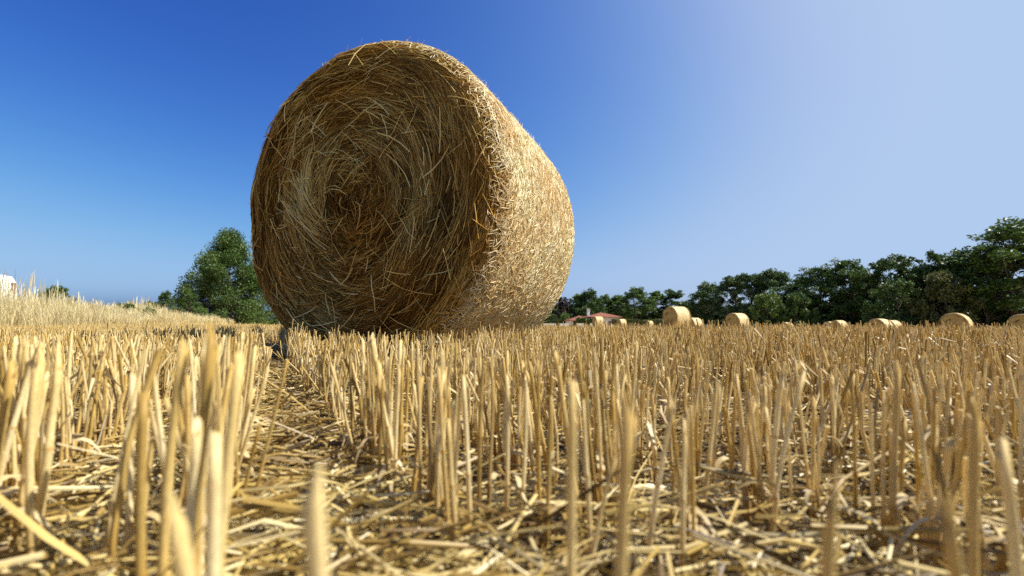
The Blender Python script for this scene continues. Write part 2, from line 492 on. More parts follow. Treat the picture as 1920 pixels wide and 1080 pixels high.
bale = empty('round_bale', (BX, BY, -.004), -TH)
tag(bale, 'huge golden round straw bale on its side looming over the stubble in the foreground', 'straw bale', 'round straw bales lying on the field')
c_end, c_side = bale_core(160, 40, 40)
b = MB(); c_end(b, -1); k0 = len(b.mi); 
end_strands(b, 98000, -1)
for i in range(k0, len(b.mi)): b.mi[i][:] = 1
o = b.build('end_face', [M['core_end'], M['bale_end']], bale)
tag(o, 'shaded brown coiled end of the bale with loose straws sticking out')
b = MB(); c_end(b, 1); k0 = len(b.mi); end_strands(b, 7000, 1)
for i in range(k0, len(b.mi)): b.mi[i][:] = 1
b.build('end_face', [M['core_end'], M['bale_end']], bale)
b = MB(); c_side(b); k0 = len(b.mi); side_strands(b, 165000, 2600)
for i in range(k0, len(b.mi)): b.mi[i][:] = 1
o = b.build('rolled_side', [M['core_side'], M['bale_side']], bale)
tag(o, 'sunlit pale rolled straw side of the bale')

# ------------------------------------------------------------------ far bales (one model, copied)
proto = empty('round_bale')
c_end, c_side = bale_core(56, 10, 12)
meshes = []
b = MB(); c_end(b, -1); k0 = len(b.mi); end_strands(b, 220, -1, rmul=2.)
for i in range(k0, len(b.mi)): b.mi[i][:] = 1
b.build('end_face', [M['far_end'], M['bale_end']], proto, True)
b = MB(); c_end(b, 1); k0 = len(b.mi); end_strands(b, 300, 1, rmul=3.)
for i in range(k0, len(b.mi)): b.mi[i][:] = 1
b.build('end_face', [M['far_end'], M['bale_end']], proto, True)
b = MB(); c_side(b); k0 = len(b.mi); side_strands(b, 2600, 160, rmul=3.)
for i in range(k0, len(b.mi)): b.mi[i][:] = 1
b.build('rolled_side', [M['far_side'], M['bale_side']], proto, True)

def copy_thing(root, loc, rz, sc=1.0):
    c = root.copy(); COL.objects.link(c)
    c.location = loc; c.rotation_euler = (0, 0, rz); c.scale = (sc, sc, sc)
    for ch in list(root.children):
        d = ch.copy(); COL.objects.link(d); d.parent = c
        for g in list(ch.children):
            e = g.copy(); COL.objects.link(e); e.parent = d
    return c

# bearing (x/y), distance along view, top height above the lens / distance, axis angle, size, label
FAR_BALES = [
    (.365, 29.5, .0366, 1.24, 'largest of the far round bales, shaded left end and bright side, before dark trees'),
    (.403, 46, .0120, 1.25, 'pale round bale peeping out just right of the largest far bale'),
    (.499, 36, .0222, 1.20, 'lone mid-distance round bale with shaded end, in front of the bright green bush'),
    (.191, 62, .0150, 1.36, 'round bale standing in front of the red-roofed house'),
    (.243, 74, .0095, 1.28, 'small round bale just right of the red-roofed house, before a low hedge'),
    (.228, 108, .0064, 1.3, 'tiny pale bale between the two round bales beside the red-roofed house'),
    (.305, 100, .0058, 1.3, 'tiny round bale alone between the low hedge and the largest far bale'),
    (.609, 66, .0022, 1.3, 'sliver of a round bale top barely above the stubble under dark trees'),
    (.706, 60, .0038, 1.35, 'round bale top half sunk behind stubble, left of a slightly taller one'),
    (.724, 54, .0066, 1.35, 'small round bale with its sunny side just right of a lower bale top'),
    (.815, 38, .0098, 1.2, 'round bale overlapping a second one behind it, only tops above the stubble'),
    (.841, 46, .0066, 1.3, 'round bale top directly behind and right of another bale top'),
    (.983, 29, .0218, .98, 'wide round bale with dark shaded end and thin bright rim, second from right'),
    (1.134, 31, .0195, 1.02, 'round bale cut off by the right edge of the view, dark shaded end'),
    (.147, 112, .0055, 1.3, 'tiny round bale in front of the white garden wall'),
]
for i, (t, d, el, ang, lab) in enumerate(FAR_BALES):
    x = t * d; top = CAM_H + el * math.hypot(d, 0)
    z = top - 2 * RB
    o = proto if i == 0 else copy_thing(proto, (0, 0, 0), 0)
    o.location = (x, d, z); o.rotation_euler = (0, 0, -ang)
    tag(o, lab, 'straw bale', 'round straw bales lying on the field')

# ------------------------------------------------------------------ stubble
def rows_of_stalks(x0, x1, y0, y1, per_m, keep):
    """stalk base points in drilled rows inside keep(x,y)"""
    cs = np.array([(x0, y0), (x1, y0), (x1, y1), (x0, y1)])
    s = cs @ ROW_U; v = cs @ ROW_V
    offs = np.concatenate([np.arange(.122, v.max() + .2, .146), -np.arange(.040, -v.min() + .2, .146)])
    smin, smax = s.min(), s.max()
    n = int(len(offs) * (smax - smin) * per_m / 3.2)
    if n == 0: return np.zeros((0, 2)), np.zeros(0, int)
    o = rng.choice(offs, n); ss = rng.uniform(smin, smax, n)
    o = o + .006 * np.sin(ss * 2.1 + o * 9) + rng.normal(size=n) * .009
    P = ss[:, None] * ROW_U + o[:, None] * ROW_V
    k = keep(P[:, 0], P[:, 1]); P = P[k]
    m = rng.integers(1, 6, len(P))
    cl = np.repeat(np.arange(len(P)), m)
    P = np.repeat(P, m, 0) + rng.normal(size=(m.sum(), 2)) * .008
    return P, cl

thin = sines(21, 10, .8, 5)
def base_ok(x, y):
    e = edge_dist(x, y)
    dx, dy = x - BX, y - BY
    lu = dx * uB[0] + dy * uB[1]; la = dx * aB[0] + dy * aB[1]
    under = (np.abs(lu) < .40) & (np.abs(la) < LB / 2 + .01)
    return (e < .2 + .3 * thin(x * .4, y * .4)) & ~under & (rng.random(np.shape(x)) < np.clip(.86 + .22 * thin(x, y), .25, 1))

def stalk_shape(P, cl, nmax):
    n = len(P)
    lean = rng.normal(size=(nmax, 2))[cl] * .075 + rng.normal(size=(n, 2)) * .065 + np.array([.012, -.01])
    hh = .123 + .012 * thin(P[:, 0] * 2, P[:, 1] * 2 + 5) + rng.normal(size=n) * .017
    hh = hh + .004
    tall = rng.random(n) < .02
    hh[tall] += rng.uniform(.015, .045, tall.sum())
    bent = (rng.random(n) < .06) & (np.hypot(P[:, 0], P[:, 1]) > .75)
    lean[bent] += rng.normal(size=(bent.sum(), 2)) * .55
    hh[bent] *= .8
    hh = np.clip(hh, .05, np.where(np.hypot(P[:, 0], P[:, 1]) < 1.5, .158, .190))
    # stalks held down where the bale bulges over them
    dx, dy = P[:, 0] - BX, P[:, 1] - BY
    lu = dx * uB[0] + dy * uB[1]; la = dx * aB[0] + dy * aB[1]
    over = (np.abs(lu) < .6) & (np.abs(la) < LB / 2 + .02)
    lim = RB - np.sqrt(np.maximum(0, RB ** 2 - np.minimum(np.abs(lu), .74) ** 2))
    hh = np.where(over, np.minimum(hh, np.maximum(lim, .03)), hh)
    rad = np.clip(rng.normal(size=n) * .00038 + .00158, .0009, .0028)
    return lean, hh, rad

stuff = MB()
# near: 0 - 6 m
def in_sector(x, y, a=1.35):
    return (np.abs(x) < a * (y + .5))
def keep_near(x, y):
    r = np.hypot(x, y)
    blocked = (r < .16) | ((y > -.02) & (r < .34) & (np.abs(x) < 1.35 * (y + .04)))
    return base_ok(x, y) & in_sector(x, y) & ~blocked & (r < 5.5)
P, cl = rows_of_stalks(-6, 6, -.45, 5.6, 235, keep_near)
lean, hh, rad = stalk_shape(P, cl, cl.max() + 1)
# which of them show largest: those become objects of their own
vis = (np.abs(P[:, 0]) < 1.16 * P[:, 1]) & (P[:, 1] > .3)
score = np.where(vis, hh / np.hypot(P[:, 0], P[:, 1]), 0)
HEROES = [(-.146, .22, .002, .1685, 2.9), (-.134, .215, .004, .159, 2.9), (-.160, .225, -.003, .163, 2.7), (-.152, .23, .001, .162, 2.3), (-.187, .245, -.006, .139, 2.8), (-.150, .215, .006, .128, 2.6), (-.120, .19, -.002, .129, 2.9), (-.088, .13, -.002, .124, 3.0), (-.043, .100, -.001, .139, 2.7), (-.226, .382, .016, .09, 1.8), (-.342, .32, .004, .152, 3.0), (-.325, .315, .006, .150, 2.8), (-.340, .305, .010, .145, 2.8), (-.30, .30, -.012, .146, 2.5), (-.352, .31, -.014, .149, 2.6), (-.416, .512, -.007, .144, 1.9), (.022, .19, .003, .151, 2.6), (.033, .15, .004, .149, 2.9), (.129, .512, .013, .153, 2.2), (.086, .309, .021, .115, 2.0), (.04, .28, .023, .096, 2.0), (-.031, .352, -.007, .132, 2.2), (-.077, .453, .015, .131, 2.0), (-.026, .382, .001, .136, 2.0), (-.021, .391, .005, .123, 1.9), (-.006, .373, .002, .132, 2.0), (.002, .382, .009, .125, 2.3), (.024, .377, -.002, .138, 1.9), (.023, .334, .005, .123, 2.1), (.054, .321, -.004, .118, 2.0), (.076, .434, .015, .128, 2.0), (.212, .382, .017, .136, 2.6), (.19, .349, .034, .134, 2.2), (.162, .406, .021, .119, 2.2), (.202, .434, .01, .108, 2.1), (.088, .14, .005, .126, 2.6), (.214, .22, .011, .133, 2.6), (.184, .18, .011, .128, 2.7), (.115, .13, .005, .123, 2.4), (.287, .341, .025, .095, 1.9), (.335, .495, .053, .133, 1.7), (.365, .529, .001, .122, 2.0), (.437, .52, .002, .115, 1.9), (.107, .298, .005, .108, 2.0), (.419, .557, -.004, .113, 1.9), (.55, .624, .019, .127, 2.2), (.825, .782, .006, .135, 1.9), (-.161, .6, .003, .099, 2.3), (-.128, .557, .001, .121, 2.3), (-.1, .512, -.011, .107, 1.9), (-.096, .52, .006, .118, 2.2)]
HERO_LABELS = {
    0: 'blurred golden straw stalk reaching highest of the close bunch on the left',
    8: 'very close blurred straw stalk rising alone from the bottom edge, left of centre',
    17: 'thick pale blurred straw stalk close to the lens at bottom centre',
    31: 'tall thick golden straw stalk leaning beside a crossing stalk right of centre',
    32: 'slanting straw stalk that crosses behind the thick golden stalk right of centre',
    35: 'short blurred golden straw stalk rising alone from the bottom edge, right of centre',
    36: 'tall dark blurred straw stalk near the right edge at the bottom',
    37: 'blurred golden straw stalk closest to the bottom right corner',
    38: 'short dark blurred straw stalk low at the bottom right',
    40: 'thin straw stalk leaning far over to the right among upright stubble',
}
N_IND = 300 - len(HEROES)
order = np.argsort(-score)
ind = order[:N_IND]
rest = np.ones(len(P), bool); rest[ind] = False

def stalk_paths(P, lean, hh, K, curve=.01):
    n = len(P)
    t = np.linspace(0, 1, K)[None, :, None]
    z0 = gz(P[:, 0], P[:, 1]) - .012
    base = np.stack([P[:, 0], P[:, 1], z0], 1)[:, None]
    d = np.concatenate([lean, np.ones((n, 1))], 1) * (hh + .012)[:, None]
    c = np.concatenate([rng.normal(size=(n, 2)) * curve, np.zeros((n, 1))], 1) * 4
    return base + t * d[:, None] + (t * (1 - t)) * c[:, None] * hh[:, None, None] * 6

Pr, lr, hr, rr = P[rest], lean[rest], hh[rest], rad[rest]
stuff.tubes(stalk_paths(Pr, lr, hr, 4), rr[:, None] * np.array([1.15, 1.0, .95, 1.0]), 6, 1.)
# a dry leaf or split sheath on a third of them
def leaf_bits(P, lean, hh, frac):
    k = rng.random(len(P)) < frac
    P, lean, hh = P[k], lean[k], hh[k]; n = len(P)
    q = rng.uniform(.2, .9, n)
    b0 = np.stack([P[:, 0] + lean[:, 0] * hh * q, P[:, 1] + lean[:, 1] * hh * q, gz(P[:, 0], P[:, 1]) + hh * q], 1)
    a = rng.random(n) * 6.28; ln = rng.uniform(.02, .07, n)
    dx = np.stack([np.cos(a), np.sin(a), np.zeros(n)], 1)
    up = rng.uniform(-.3, .9, n)
    pts = [b0, b0 + dx * (ln * .45)[:, None] + np.array([0, 0, 1]) * (ln * .5 * up)[:, None],
           b0 + dx * (ln * .9)[:, None] + np.array([0, 0, 1]) * (ln * (.45 * up - .35))[:, None]]
    w = np.stack([-np.sin(a), np.cos(a), rng.normal(size=n) * .4], 1) * rng.uniform(.001, .0026, n)[:, None]
    return np.stack(pts, 1), np.stack([w, w, w * .25], 1)
Lp, Lw = leaf_bits(Pr, lr, hr, .3)
stuff.ribbons(Lp, Lw, mi=1)

# 5.5 - 16 m
def ring(r0, r1):
    def k(x, y):
        r = np.hypot(x, y)
        return base_ok(x, y) & in_sector(x, y, 1.3) & (r >= r0) & (r < r1)
    return k
P2, c2 = rows_of_stalks(-16, 17, 0, 16, 75, ring(5.5, 16))
l2, h2, r2 = stalk_shape(P2, c2, c2.max() + 1)
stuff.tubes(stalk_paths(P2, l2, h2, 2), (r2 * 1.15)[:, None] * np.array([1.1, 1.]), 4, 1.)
# 16 - 48 m, thinning out: a few thousand tufts per step
P3, c3 = rows_of_stalks(-34, 56, 0, 48, 7.5, ring(16, 48))
l3, h3, r3 = stalk_shape(P3, c3, c3.max() + 1)
stuff.tubes(stalk_paths(P3, l3, h3, 2), (r3 * 2.0)[:, None] * np.array([1.1, 1.]), 3, 1.)
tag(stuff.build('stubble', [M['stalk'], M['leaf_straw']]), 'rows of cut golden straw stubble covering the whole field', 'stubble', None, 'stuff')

# individual stalks: a dozen shapes, copied
def stalk_variant(k):
    r = np.random.default_rng(100 + k)
    mb = MB()
    K = 9; S = 10
    t = np.linspace(0, 1, K)
    c = r.normal(size=2) * .012
    px = c[0] * 4 * t * (1 - t); py = c[1] * 4 * t * (1 - t)
    rad = np.ones(K) * (1.0 + .12 * (1 - t))
    nd = r.integers(3, 6)
    t[nd - 1] = t[nd] - .016; t[nd + 1] = t[nd] + .022
    rad[nd] *= 1.22; rad[nd + 1:] *= .86
    sp = 1 + r.normal() * .05
    ang = np.linspace(0, 2 * math.pi, S, endpoint=False)
    V, al = [], []
    tilt = r.normal(size=2) * .028
    for i in range(K):
        for a in ang:
            zz = t[i] + (tilt[0] * math.cos(a) + tilt[1] * math.sin(a) if i == K - 1 else 0)
            V.append((px[i] + .0135 * rad[i] * math.cos(a), py[i] + .0135 * rad[i] * sp * math.sin(a), zz)); al.append(.12 if i == nd else max(.3, t[i]) if abs(i - nd) == 1 else t[i])
    F = [(i * S + j, i * S + (j + 1) % S, (i + 1) * S + (j + 1) % S, (i + 1) * S + j) for i in range(K - 1) for j in range(S)]
    # hollow cut mouth
    n0 = len(V); top = (K - 1) * S
    for j, a in enumerate(ang):
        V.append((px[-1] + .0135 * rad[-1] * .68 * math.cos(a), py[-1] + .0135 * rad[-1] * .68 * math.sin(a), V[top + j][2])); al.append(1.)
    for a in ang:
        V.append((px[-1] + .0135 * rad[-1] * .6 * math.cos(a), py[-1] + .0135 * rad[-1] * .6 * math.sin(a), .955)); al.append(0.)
    for j in range(S):
        j2 = (j + 1) % S
        F += [(top + j, top + j2, n0 + j2, n0 + j), (n0 + j, n0 + j2, n0 + S + j2, n0 + S + j)]
    F.append(tuple(n0 + S + j for j in range(S)))
    mb.add(V, [i for f in F for i in f], [len(f) for f in F], r.random(), np.array(al))
    me = mb.mesh('stubble_stalk', M['stalk'], True)
    leaf = None
    if k % 2 == 0:
        q = float(t[nd]); a = r.random() * 6.28
        ln = r.uniform(.15, .38)
        d = np.array([math.cos(a), math.sin(a), 0]); w = np.array([-math.sin(a), math.cos(a), .3])
        b0 = np.array([px[nd], py[nd], q]) + d * .014
        pts, ws = [], []
        for j, s in enumerate(np.linspace(0, 1, 6)):
            pts.append(b0 + d * ln * s * .8 + np.array([0, 0, 1]) * ln * (.9 * s - 1.25 * s * s))
            ws.append(w * (.017 * (1 - s ** 2) + .002))
        lb = MB(); lb.ribbons(np.array([pts]), np.array([ws]), np.array([r.random()]))
        leaf = lb.mesh('dry_leaf', M['leaf_straw'], True)
    return me, leaf
VARS = [stalk_variant(k) for k in range(12)]
LEAVES = 0
def place_stalk(x, y, lx, ly, h, r, k, label, group, lf=True):
    me, leaf = VARS[k]
    o = link('stubble_stalk', me)
    z0 = float(gz(x, y)) - .012
    L = math.sqrt(lx * lx + ly * ly + 1) * (h + .012)
    o.location = (x, y, z0)
    o.rotation_mode = 'QUATERNION'
    q = Vector((0, 0, 1)).rotation_difference(Vector((lx, ly, 1)).normalized())
    from mathutils import Quaternion
    o.rotation_quaternion = q @ Quaternion((0, 0, 1), random.random() * 6.28)
    o.scale = (r / .0135, r / .0135, L)
    tag(o, label, 'straw stalk', group)
    if leaf is not None and lf:
        c = link('dry_leaf', leaf, o)
        f = L / (r / .0135)
        c.scale = (f, f, 1)
    return o
GROUP = 'cut stalks of the front stubble rows'
COMMON = 'short hollow cut straw stalk standing in the front rows of golden stubble'
for i, (x, y, dx, h, r) in enumerate(HEROES):
    lab = HERO_LABELS.get(i, COMMON)
    place_stalk(x, y, dx / (h + .012), random.uniform(-.04, .04), h, r * (.82 if x > 0 else .92) / 1000, i % 12, lab, GROUP, y > .3)
for j, i in enumerate(ind):
    place_stalk(P[i, 0], P[i, 1], lean[i, 0], lean[i, 1], hh[i], rad[i] * 1.02, int(rng.integers(0, 12)), COMMON, GROUP)

# ------------------------------------------------------------------ loose straw on the ground
lit = MB()
def litter(n, r0, r1, rad_mul, half, lens, zmax):
    r = np.sqrt(rng.uniform(r0 ** 2, r1 ** 2, n)); a = rng.uniform(-half, half, n)
    x, y = r * np.sin(a), r * np.cos(a)
    k = (edge_dist(x, y) < .3)
    dens = .58 + .40 * thin(x * 3.1 + 7, y * 3.1)
    # thicker between the rows, sparse along them
    v = x * ROW_V[0] + y * ROW_V[1]
    lane = np.exp(-((v - .04) / .08) ** 2)
    k &= rng.random(n) < np.clip(dens * 1.15 - .12 + .6 * lane, .10, 1)
    dx, dy = x - BX, y - BY
    lu = dx * uB[0] + dy * uB[1]; la = dx * aB[0] + dy * aB[1]
    k &= ~((np.abs(lu) < .25) & (np.abs(la) < LB / 2))
    x, y, lane = x[k], y[k], lane[k]; n = len(x)
    base = math.atan2(ROW_V[1], ROW_V[0])
    th = np.where(rng.random(n) < .45 + .25 * lane, base - .25 + rng.normal(size=n) * .45, rng.random(n) * 6.28)
    ln = rng.uniform(lens[0], lens[1], n)
    z = gz(x, y) + rng.random(n) ** 1.3 * zmax + .002
    til = rng.normal(size=n) * .10
    steep = rng.random(n) < .09
    til[steep] += rng.normal(size=steep.sum()) * .35
    d = np.stack([np.cos(th), np.sin(th), til], 1)
    nrm = np.stack([-np.sin(th), np.cos(th), np.zeros(n)], 1)
    c = np.stack([x, y, z + np.abs(til) * ln * .5], 1)
    bend = rng.normal(size=n) * .07
    pts = [c + d * (q * ln)[:, None] + nrm * (bend * ln * (1 - 4 * q * q))[:, None] + np.array([0, 0, 1]) * (rng.normal(size=n) * .004)[:, None] for q in (-.5, 0, .5)]
    rad = np.clip(rng.lognormal(math.log(.00135), .35, n), .0006, .0026) * rad_mul
    lit.tubes(np.stack(pts, 1), rad[:, None] * np.array([.9, 1, .8]), 4, .55)
litter(19000, .03, 1.0, .95, 1.15, (.02, .11), .034)
litter(4500, .03, 1.0, .8, 1.15, (.008, .03), .012)
litter(46000, 1.0, 4.0, 1.05, 1.0, (.02, .11), .030)
litter(36000, 4.0, 12.0, 1.6, .95, (.04, .13), .03)
litter(4000, .05, .8, 1.0, 3.14, (.03, .11), .02)
tag(lit.build('straw_litter', M['litter']), 'loose chopped straw and chaff strewn between the stubble rows', 'straw', None, 'stuff')

# ------------------------------------------------------------------ dry grass on the left bank
gr = MB()
def blades(n, e0, e1, s0, s1, h0, h1, w, K=4, seed_head=False):
    s = s0 + (s1 - s0) * rng.random(n) ** 1.5
    e = rng.uniform(e0, e1, n)
    B2 = EDGE[None] + s[:, None] * ROW_U - e[:, None] * ROW_V
    x, y = B2[:, 0], B2[:, 1]
    pn = thin(x * .8, y * .8 + 3)
    h = rng.uniform(h0, h1, n) * (1 + .22 * pn)
    a = rng.random(n) * 6.28; bend = rng.uniform(.05, .75, n) if not seed_head else rng.uniform(.0, .25, n)
    z = gz(x, y) - .01
    dist = np.hypot(x, y)
    ww = w * np.maximum(1, dist / 11)
    pts, ws = [], []
    for t in np.linspace(0, 1, K):
        hor = h * bend * t * t
        pts.append(np.stack([x + np.cos(a) * hor, y + np.sin(a) * hor, z + h * (t - .35 * bend * t * t)], 1))
        wid = ww * (1 - .85 * t)
        if seed_head: wid = ww * (.35 if t < .7 else 1.3 * (1.05 - t) / .3 + .2)
        ws.append(np.stack([-np.sin(a), np.cos(a), np.zeros(n)], 1) * np.reshape(wid, (-1, 1)))
    rv = rng.random(n)
    gr.ribbons(np.stack(pts, 1), np.stack(ws, 1), rv)
blades(60000, -.25, 4.5, -9, 75, .28, .82, .0032)
blades(42000, -.3, 2.2, 6, 130, .45, .85, .0030)
blades(9000, -.6, .4, -9, 60, .08, .30, .003)
blades(3000, .2, 4.0, -9, 40, .65, 1.0, .0034, 6, True)
blades(1500, .3, 3.0, -9, 5, .85, 1.30, .0036, 6, True)
blades(9000, -.1, 3.0, -9, 4, .5, .95, .0032)
tag(gr.build('dry_grass', M['grass_dry']), 'tall pale dry grass on the low bank along the left edge of the field', 'grass', None, 'stuff')

# ------------------------------------------------------------------ trees
def tree_meshes(seed, H, W, base, nleaf, leaf, clumps, mat, top=.5, flat=.6, droop=0., spread=.85):
    """trunk with limbs and a crown of leaf clumps set at the limb ends.
    base: crown's lowest leaf as a share of H; top: crown width near the top as a share of W"""
    r = np.random.default_rng(seed)
    wood = MB()
    W *= 1.08; leaf *= 1.12
    K = 7
    t = np.linspace(0, 1, K)
    wob = np.cumsum(r.normal(size=(K, 2)) * H * .012, 0); wob[0] = 0
    trunk = np.stack([wob[:, 0], wob[:, 1], t * H * .86 - .2], 1)
    wood.tubes(trunk[None], (H * .021 * (1 - t * .86))[None], 9, 1.)
    cents = []
    for i in range(clumps):
        q = r.random() ** .85
        zc = H * (base + (1 - base) * q * .97)
        prof = math.sin(math.pi * (.16 + .80 * q) ** (.80 if top > .3 else .55)) ** .65
        if q > .5: prof = prof * (1 - (1 - min(1, top + .25)) * (q - .5) * 2)
        rr = W * .5 * max(.1, prof) * r.uniform(.25, 1.0) ** .6
        a = r.random() * 6.283
        cents.append((rr * math.cos(a), rr * math.sin(a), zc))
    cents = np.array(cents)
    # limbs reach from the trunk to the clumps
    ps, rs = [], []
    for c in cents:
        zt = max(H * base * .6, c[2] - math.hypot(c[0], c[1]) * r.uniform(.4, 1.0) - .04 * H)
        k = np.clip(zt / (H * .86), .05, .98)
        p0 = np.array([np.interp(k, t, trunk[:, 0]), np.interp(k, t, trunk[:, 1]), zt])
        mid = p0 * .45 + c * .55 + np.array([r.normal() * .04 * W, r.normal() * .04 * W, -.02 * H])
        ps.append([p0, mid, c]); r0 = H * .021 * (1 - k * .86) * .5
        rs.append([r0, r0 * .55, r0 * .18])
    wood.tubes(np.array(ps), np.array(rs), 5, 1.)
    # twigs fan out inside the clumps
    tw, twr = [], []
    crown = MB()
    size = W * .5 * r.uniform(.13, .29, clumps) * (1.25 if clumps < 40 else 1.)
    share = size ** 2; share /= share.sum()
    for c, s, f in zip(cents, size, share):
        n = max(8, int(nleaf * f))
        d = r.normal(size=(n, 3)); d /= np.linalg.norm(d, axis=1, keepdims=True)
        rad = r.random(n) ** .42
        sub = r.normal(size=(5, 3)) * .45
        pp = d * rad[:, None] * .62 + sub[r.integers(0, 5, n)]
        pp = pp * s * np.array([1, 1, flat]); pp[:, 2] -= droop * (pp[:, 0] ** 2 + pp[:, 1] ** 2) / s
        p = c + pp
        for g in sub[:3]:
            tw.append([c, c + g * s * .5 + np.array([0, 0, .05 * s]), c + g * s * np.array([1, 1, flat]) * 1.1]); twr.append([.006 * H * .35, .006 * H * .22, .006 * H * .08])
        sz = leaf * r.uniform(.6, 1.35, n)
        ax_ = r.normal(size=(n, 3)); ax_[:, 2] *= .5
        ax_ /= np.linalg.norm(ax_, axis=1, keepdims=True)
        up = r.normal(size=(n, 3)) * .8 + np.array([0, 0, 1.])
        b2 = np.cross(up, ax_); b2 /= np.maximum(np.linalg.norm(b2, axis=1, keepdims=True), 1e-6)
        A = ax_ * sz[:, None]; B = b2 * (sz * r.uniform(.35, .6, n))[:, None]
        V = np.stack([p - A, p + B, p + A, p - B], 1).reshape(-1, 3)
        crown.add(V, np.arange(n * 4), np.full(n, 4), np.repeat(np.clip(r.random() * .5 + r.random(n) * .5, 0, .999), 4), .5)
    wood.tubes(np.array(tw), np.array(twr), 3, 1.)
    return wood.mesh('trunk', M['bark'], True), crown.mesh('crown', M[mat])

TV = {
    'broad': tree_meshes(1, 10, 8.6, .05, 17000, .16, 90, 'leaf_dark', .6, .62),
    'airy': tree_meshes(2, 10, 7.6, .08, 9500, .15, 46, 'leaf_dark', .75, .60),
    'airy2': tree_meshes(3, 10, 6.8, .07, 9500, .15, 44, 'leaf_mid', .7, .62),
    'bluish': tree_meshes(4, 10, 7.8, .05, 17000, .15, 84, 'leaf_bluish', .55, .6),
    'round': tree_meshes(5, 10, 9.0, .04, 16000, .17, 88, 'leaf_mid', .7, .65),
    'conical': tree_meshes(6, 10, 6.0, .04, 11000, .16, 64, 'leaf_mid', .18, .55),
    'light': tree_meshes(7, 10, 7.6, .05, 14000, .16, 74, 'leaf_light', .6, .6),
    'purple': tree_meshes(8, 10, 7.0, .08, 11000, .18, 56, 'leaf_purple', .6, .65),
    'flat_top': tree_meshes(9, 10, 9.0, .12, 11500, .15, 56, 'leaf_dark', .9, .52),
    'hero': tree_meshes(10, 10, 13.5, .02, 84000, .125, 170, 'leaf_mid', .22, .6),
    'bush': tree_meshes(11, 10, 17, .02, 9000, .34, 44, 'leaf_mid', .8, .6),
    'bush_light': tree_meshes(12, 10, 17, .02, 9000, .32, 44, 'leaf_light', .8, .6),
    'bush_olive': tree_meshes(13, 10, 16, .02, 8000, .34, 40, 'leaf_olive', .8, .6),
}
def tree(kind, t, d, el, label, group, wmul=1.0, name='tree', cat='tree', rz=None, parts=True, zoff=0.):
    """t: bearing x/y, d: distance ahead, el: height of its top above eye level over distance"""
    x = t * d; z0 = float(gz(x, d)) + zoff
    H = CAM_H + el * d - z0
    o = empty(name, (x, d, z0), random.random() * 6.28 if rz is None else rz)
    s = H / 10
    o.scale = (s * wmul, s * wmul, s)
    w, c = TV[kind]
    link('trunk', w, o); link('crown', c, o)
    tag(o, label, cat, group)
    return o
GT = 'trees of the dark treeline behind the field'
TL = [
    # bearing, distance, elevation tangent
    ('flat_top', 1.118, 70, .222, 1.10, 'tallest airy dark tree of the treeline, at the right edge of the view'),
    ('airy', 1.045, 72, .176, .9, 'airy dark tree with layered branches just left of the tallest one on the right'),
    ('airy', .995, 76, .160, 1.0, 'thin-topped tree with sky showing through its flat sprays, over the olive-green bush'),
    ('airy2', .930, 78, .158, .75, 'narrow tree with a tufted top left of the thin-topped tree with flat sprays'),
    ('airy2', .893, 80, .150, .95, 'loose green tree with forked crown, gaps of sky on both sides'),
    ('airy', .852, 83, .154, .7, 'slim dark tree with a high tuft, left of the loose forked green tree'),
    ('airy2', .806, 85, .140, .9, 'lower see-through tree between two taller dark crowns of the right treeline'),
    ('broad', .753, 88, .144, .78, 'dense rounded dark tree standing tallest in the middle of the right treeline'),
    ('broad', .683, 92, .126, .98, 'wide dark tree at the left end of the tall right treeline'),
    ('bluish', .583, 100, .117, .92, 'full grey-green tree right behind the lone mid-distance bale, sky gap on its right'),
    ('bluish', .535, 103, .110, .7, 'grey-green tree left of the fuller one with the same leaves'),
    ('bluish', .494, 105, .106, .8, 'pale grey-green rounded tree above the lone mid-distance bale'),
    ('round', .437, 112, .090, .75, 'dark tree between the largest far bale and the pale grey-green tree'),
    ('round', .386, 132, .050, .7, 'low green tree in the dip of the treeline behind the largest far bale'),
    ('conical', .358, 130, .077, .95, 'pointed conical tree above the left of the largest far bale'),
    ('light', .318, 134, .072, .75, 'light green loose tree left of the pointed conical tree'),
    ('broad', .273, 130, .080, .70, 'dense dark round-topped tree right behind the small bales by the house'),
    ('light', .234, 138, .063, .75, 'light green tree behind the right part of the red-roofed house'),
    ('broad', .205, 142, .064, .6, 'dark narrow tree behind the middle of the red-roofed house'),
    ('round', .172, 136, .074, .62, 'mid-green tree topping the left roof'),
    ('light', .146, 138, .066, .6, 'light green tree right of the purple-leaved tree'),
    ('purple', .113, 134, .058, .72, 'dark purple-leaved tree right beside the big bale'),
    ('round', .078, 140, .050, .8, 'green tree top half hidden behind the right flank of the big bale'),
    ('airy', 1.20, 69, .215, 1.0, 'dark tree partly cut off by the right edge of the view'),
]
for kind, t, d, el, wm, lab in TL:
    wm = wm * (1.55 if d > 125 else 1.30 if d > 95 else 1.08)
    tree(kind, t, d, el, lab, GT, wm)
# bushes at their feet
GB = 'bushes below the treeline'
for kind, t, d, el, wm, lab in [
    ('bush_olive', .960, 70, .108, .55, 'olive-green bush lit at the top in front of the right treeline'),
    ('bush_light', .567, 92, .065, .60, 'bright green bush in front of the full grey-green tree'),
    ('bush', .632, 88, .068, .50, 'leafy green bush in the sky gap at the left end of the right treeline'),
    ('bush_light', .118, 116, .022, .62, 'bright yellow-green bush beside the right flank of the big bale, behind a white wall'),
    ('bush', .092, 118, .021, .55, 'dark green bush touching the right flank of the big bale'),
    ('bush', .158, 122, .036, .75, 'mid-green bush behind the left roof of the house'),
    ('bush', .860, 74, .098, .55, 'dark green bush below the loose forked green tree'),
]:
    tree(kind, t, d, el, lab, GB, wm, 'bush', 'bush')
GLT = 'trees and bushes beyond the left bank'
tree('hero', -.630, 76, .196, 'big bushy green tree left of the big bale, beyond the dry grass bank', GLT, .63, rz=1.0)
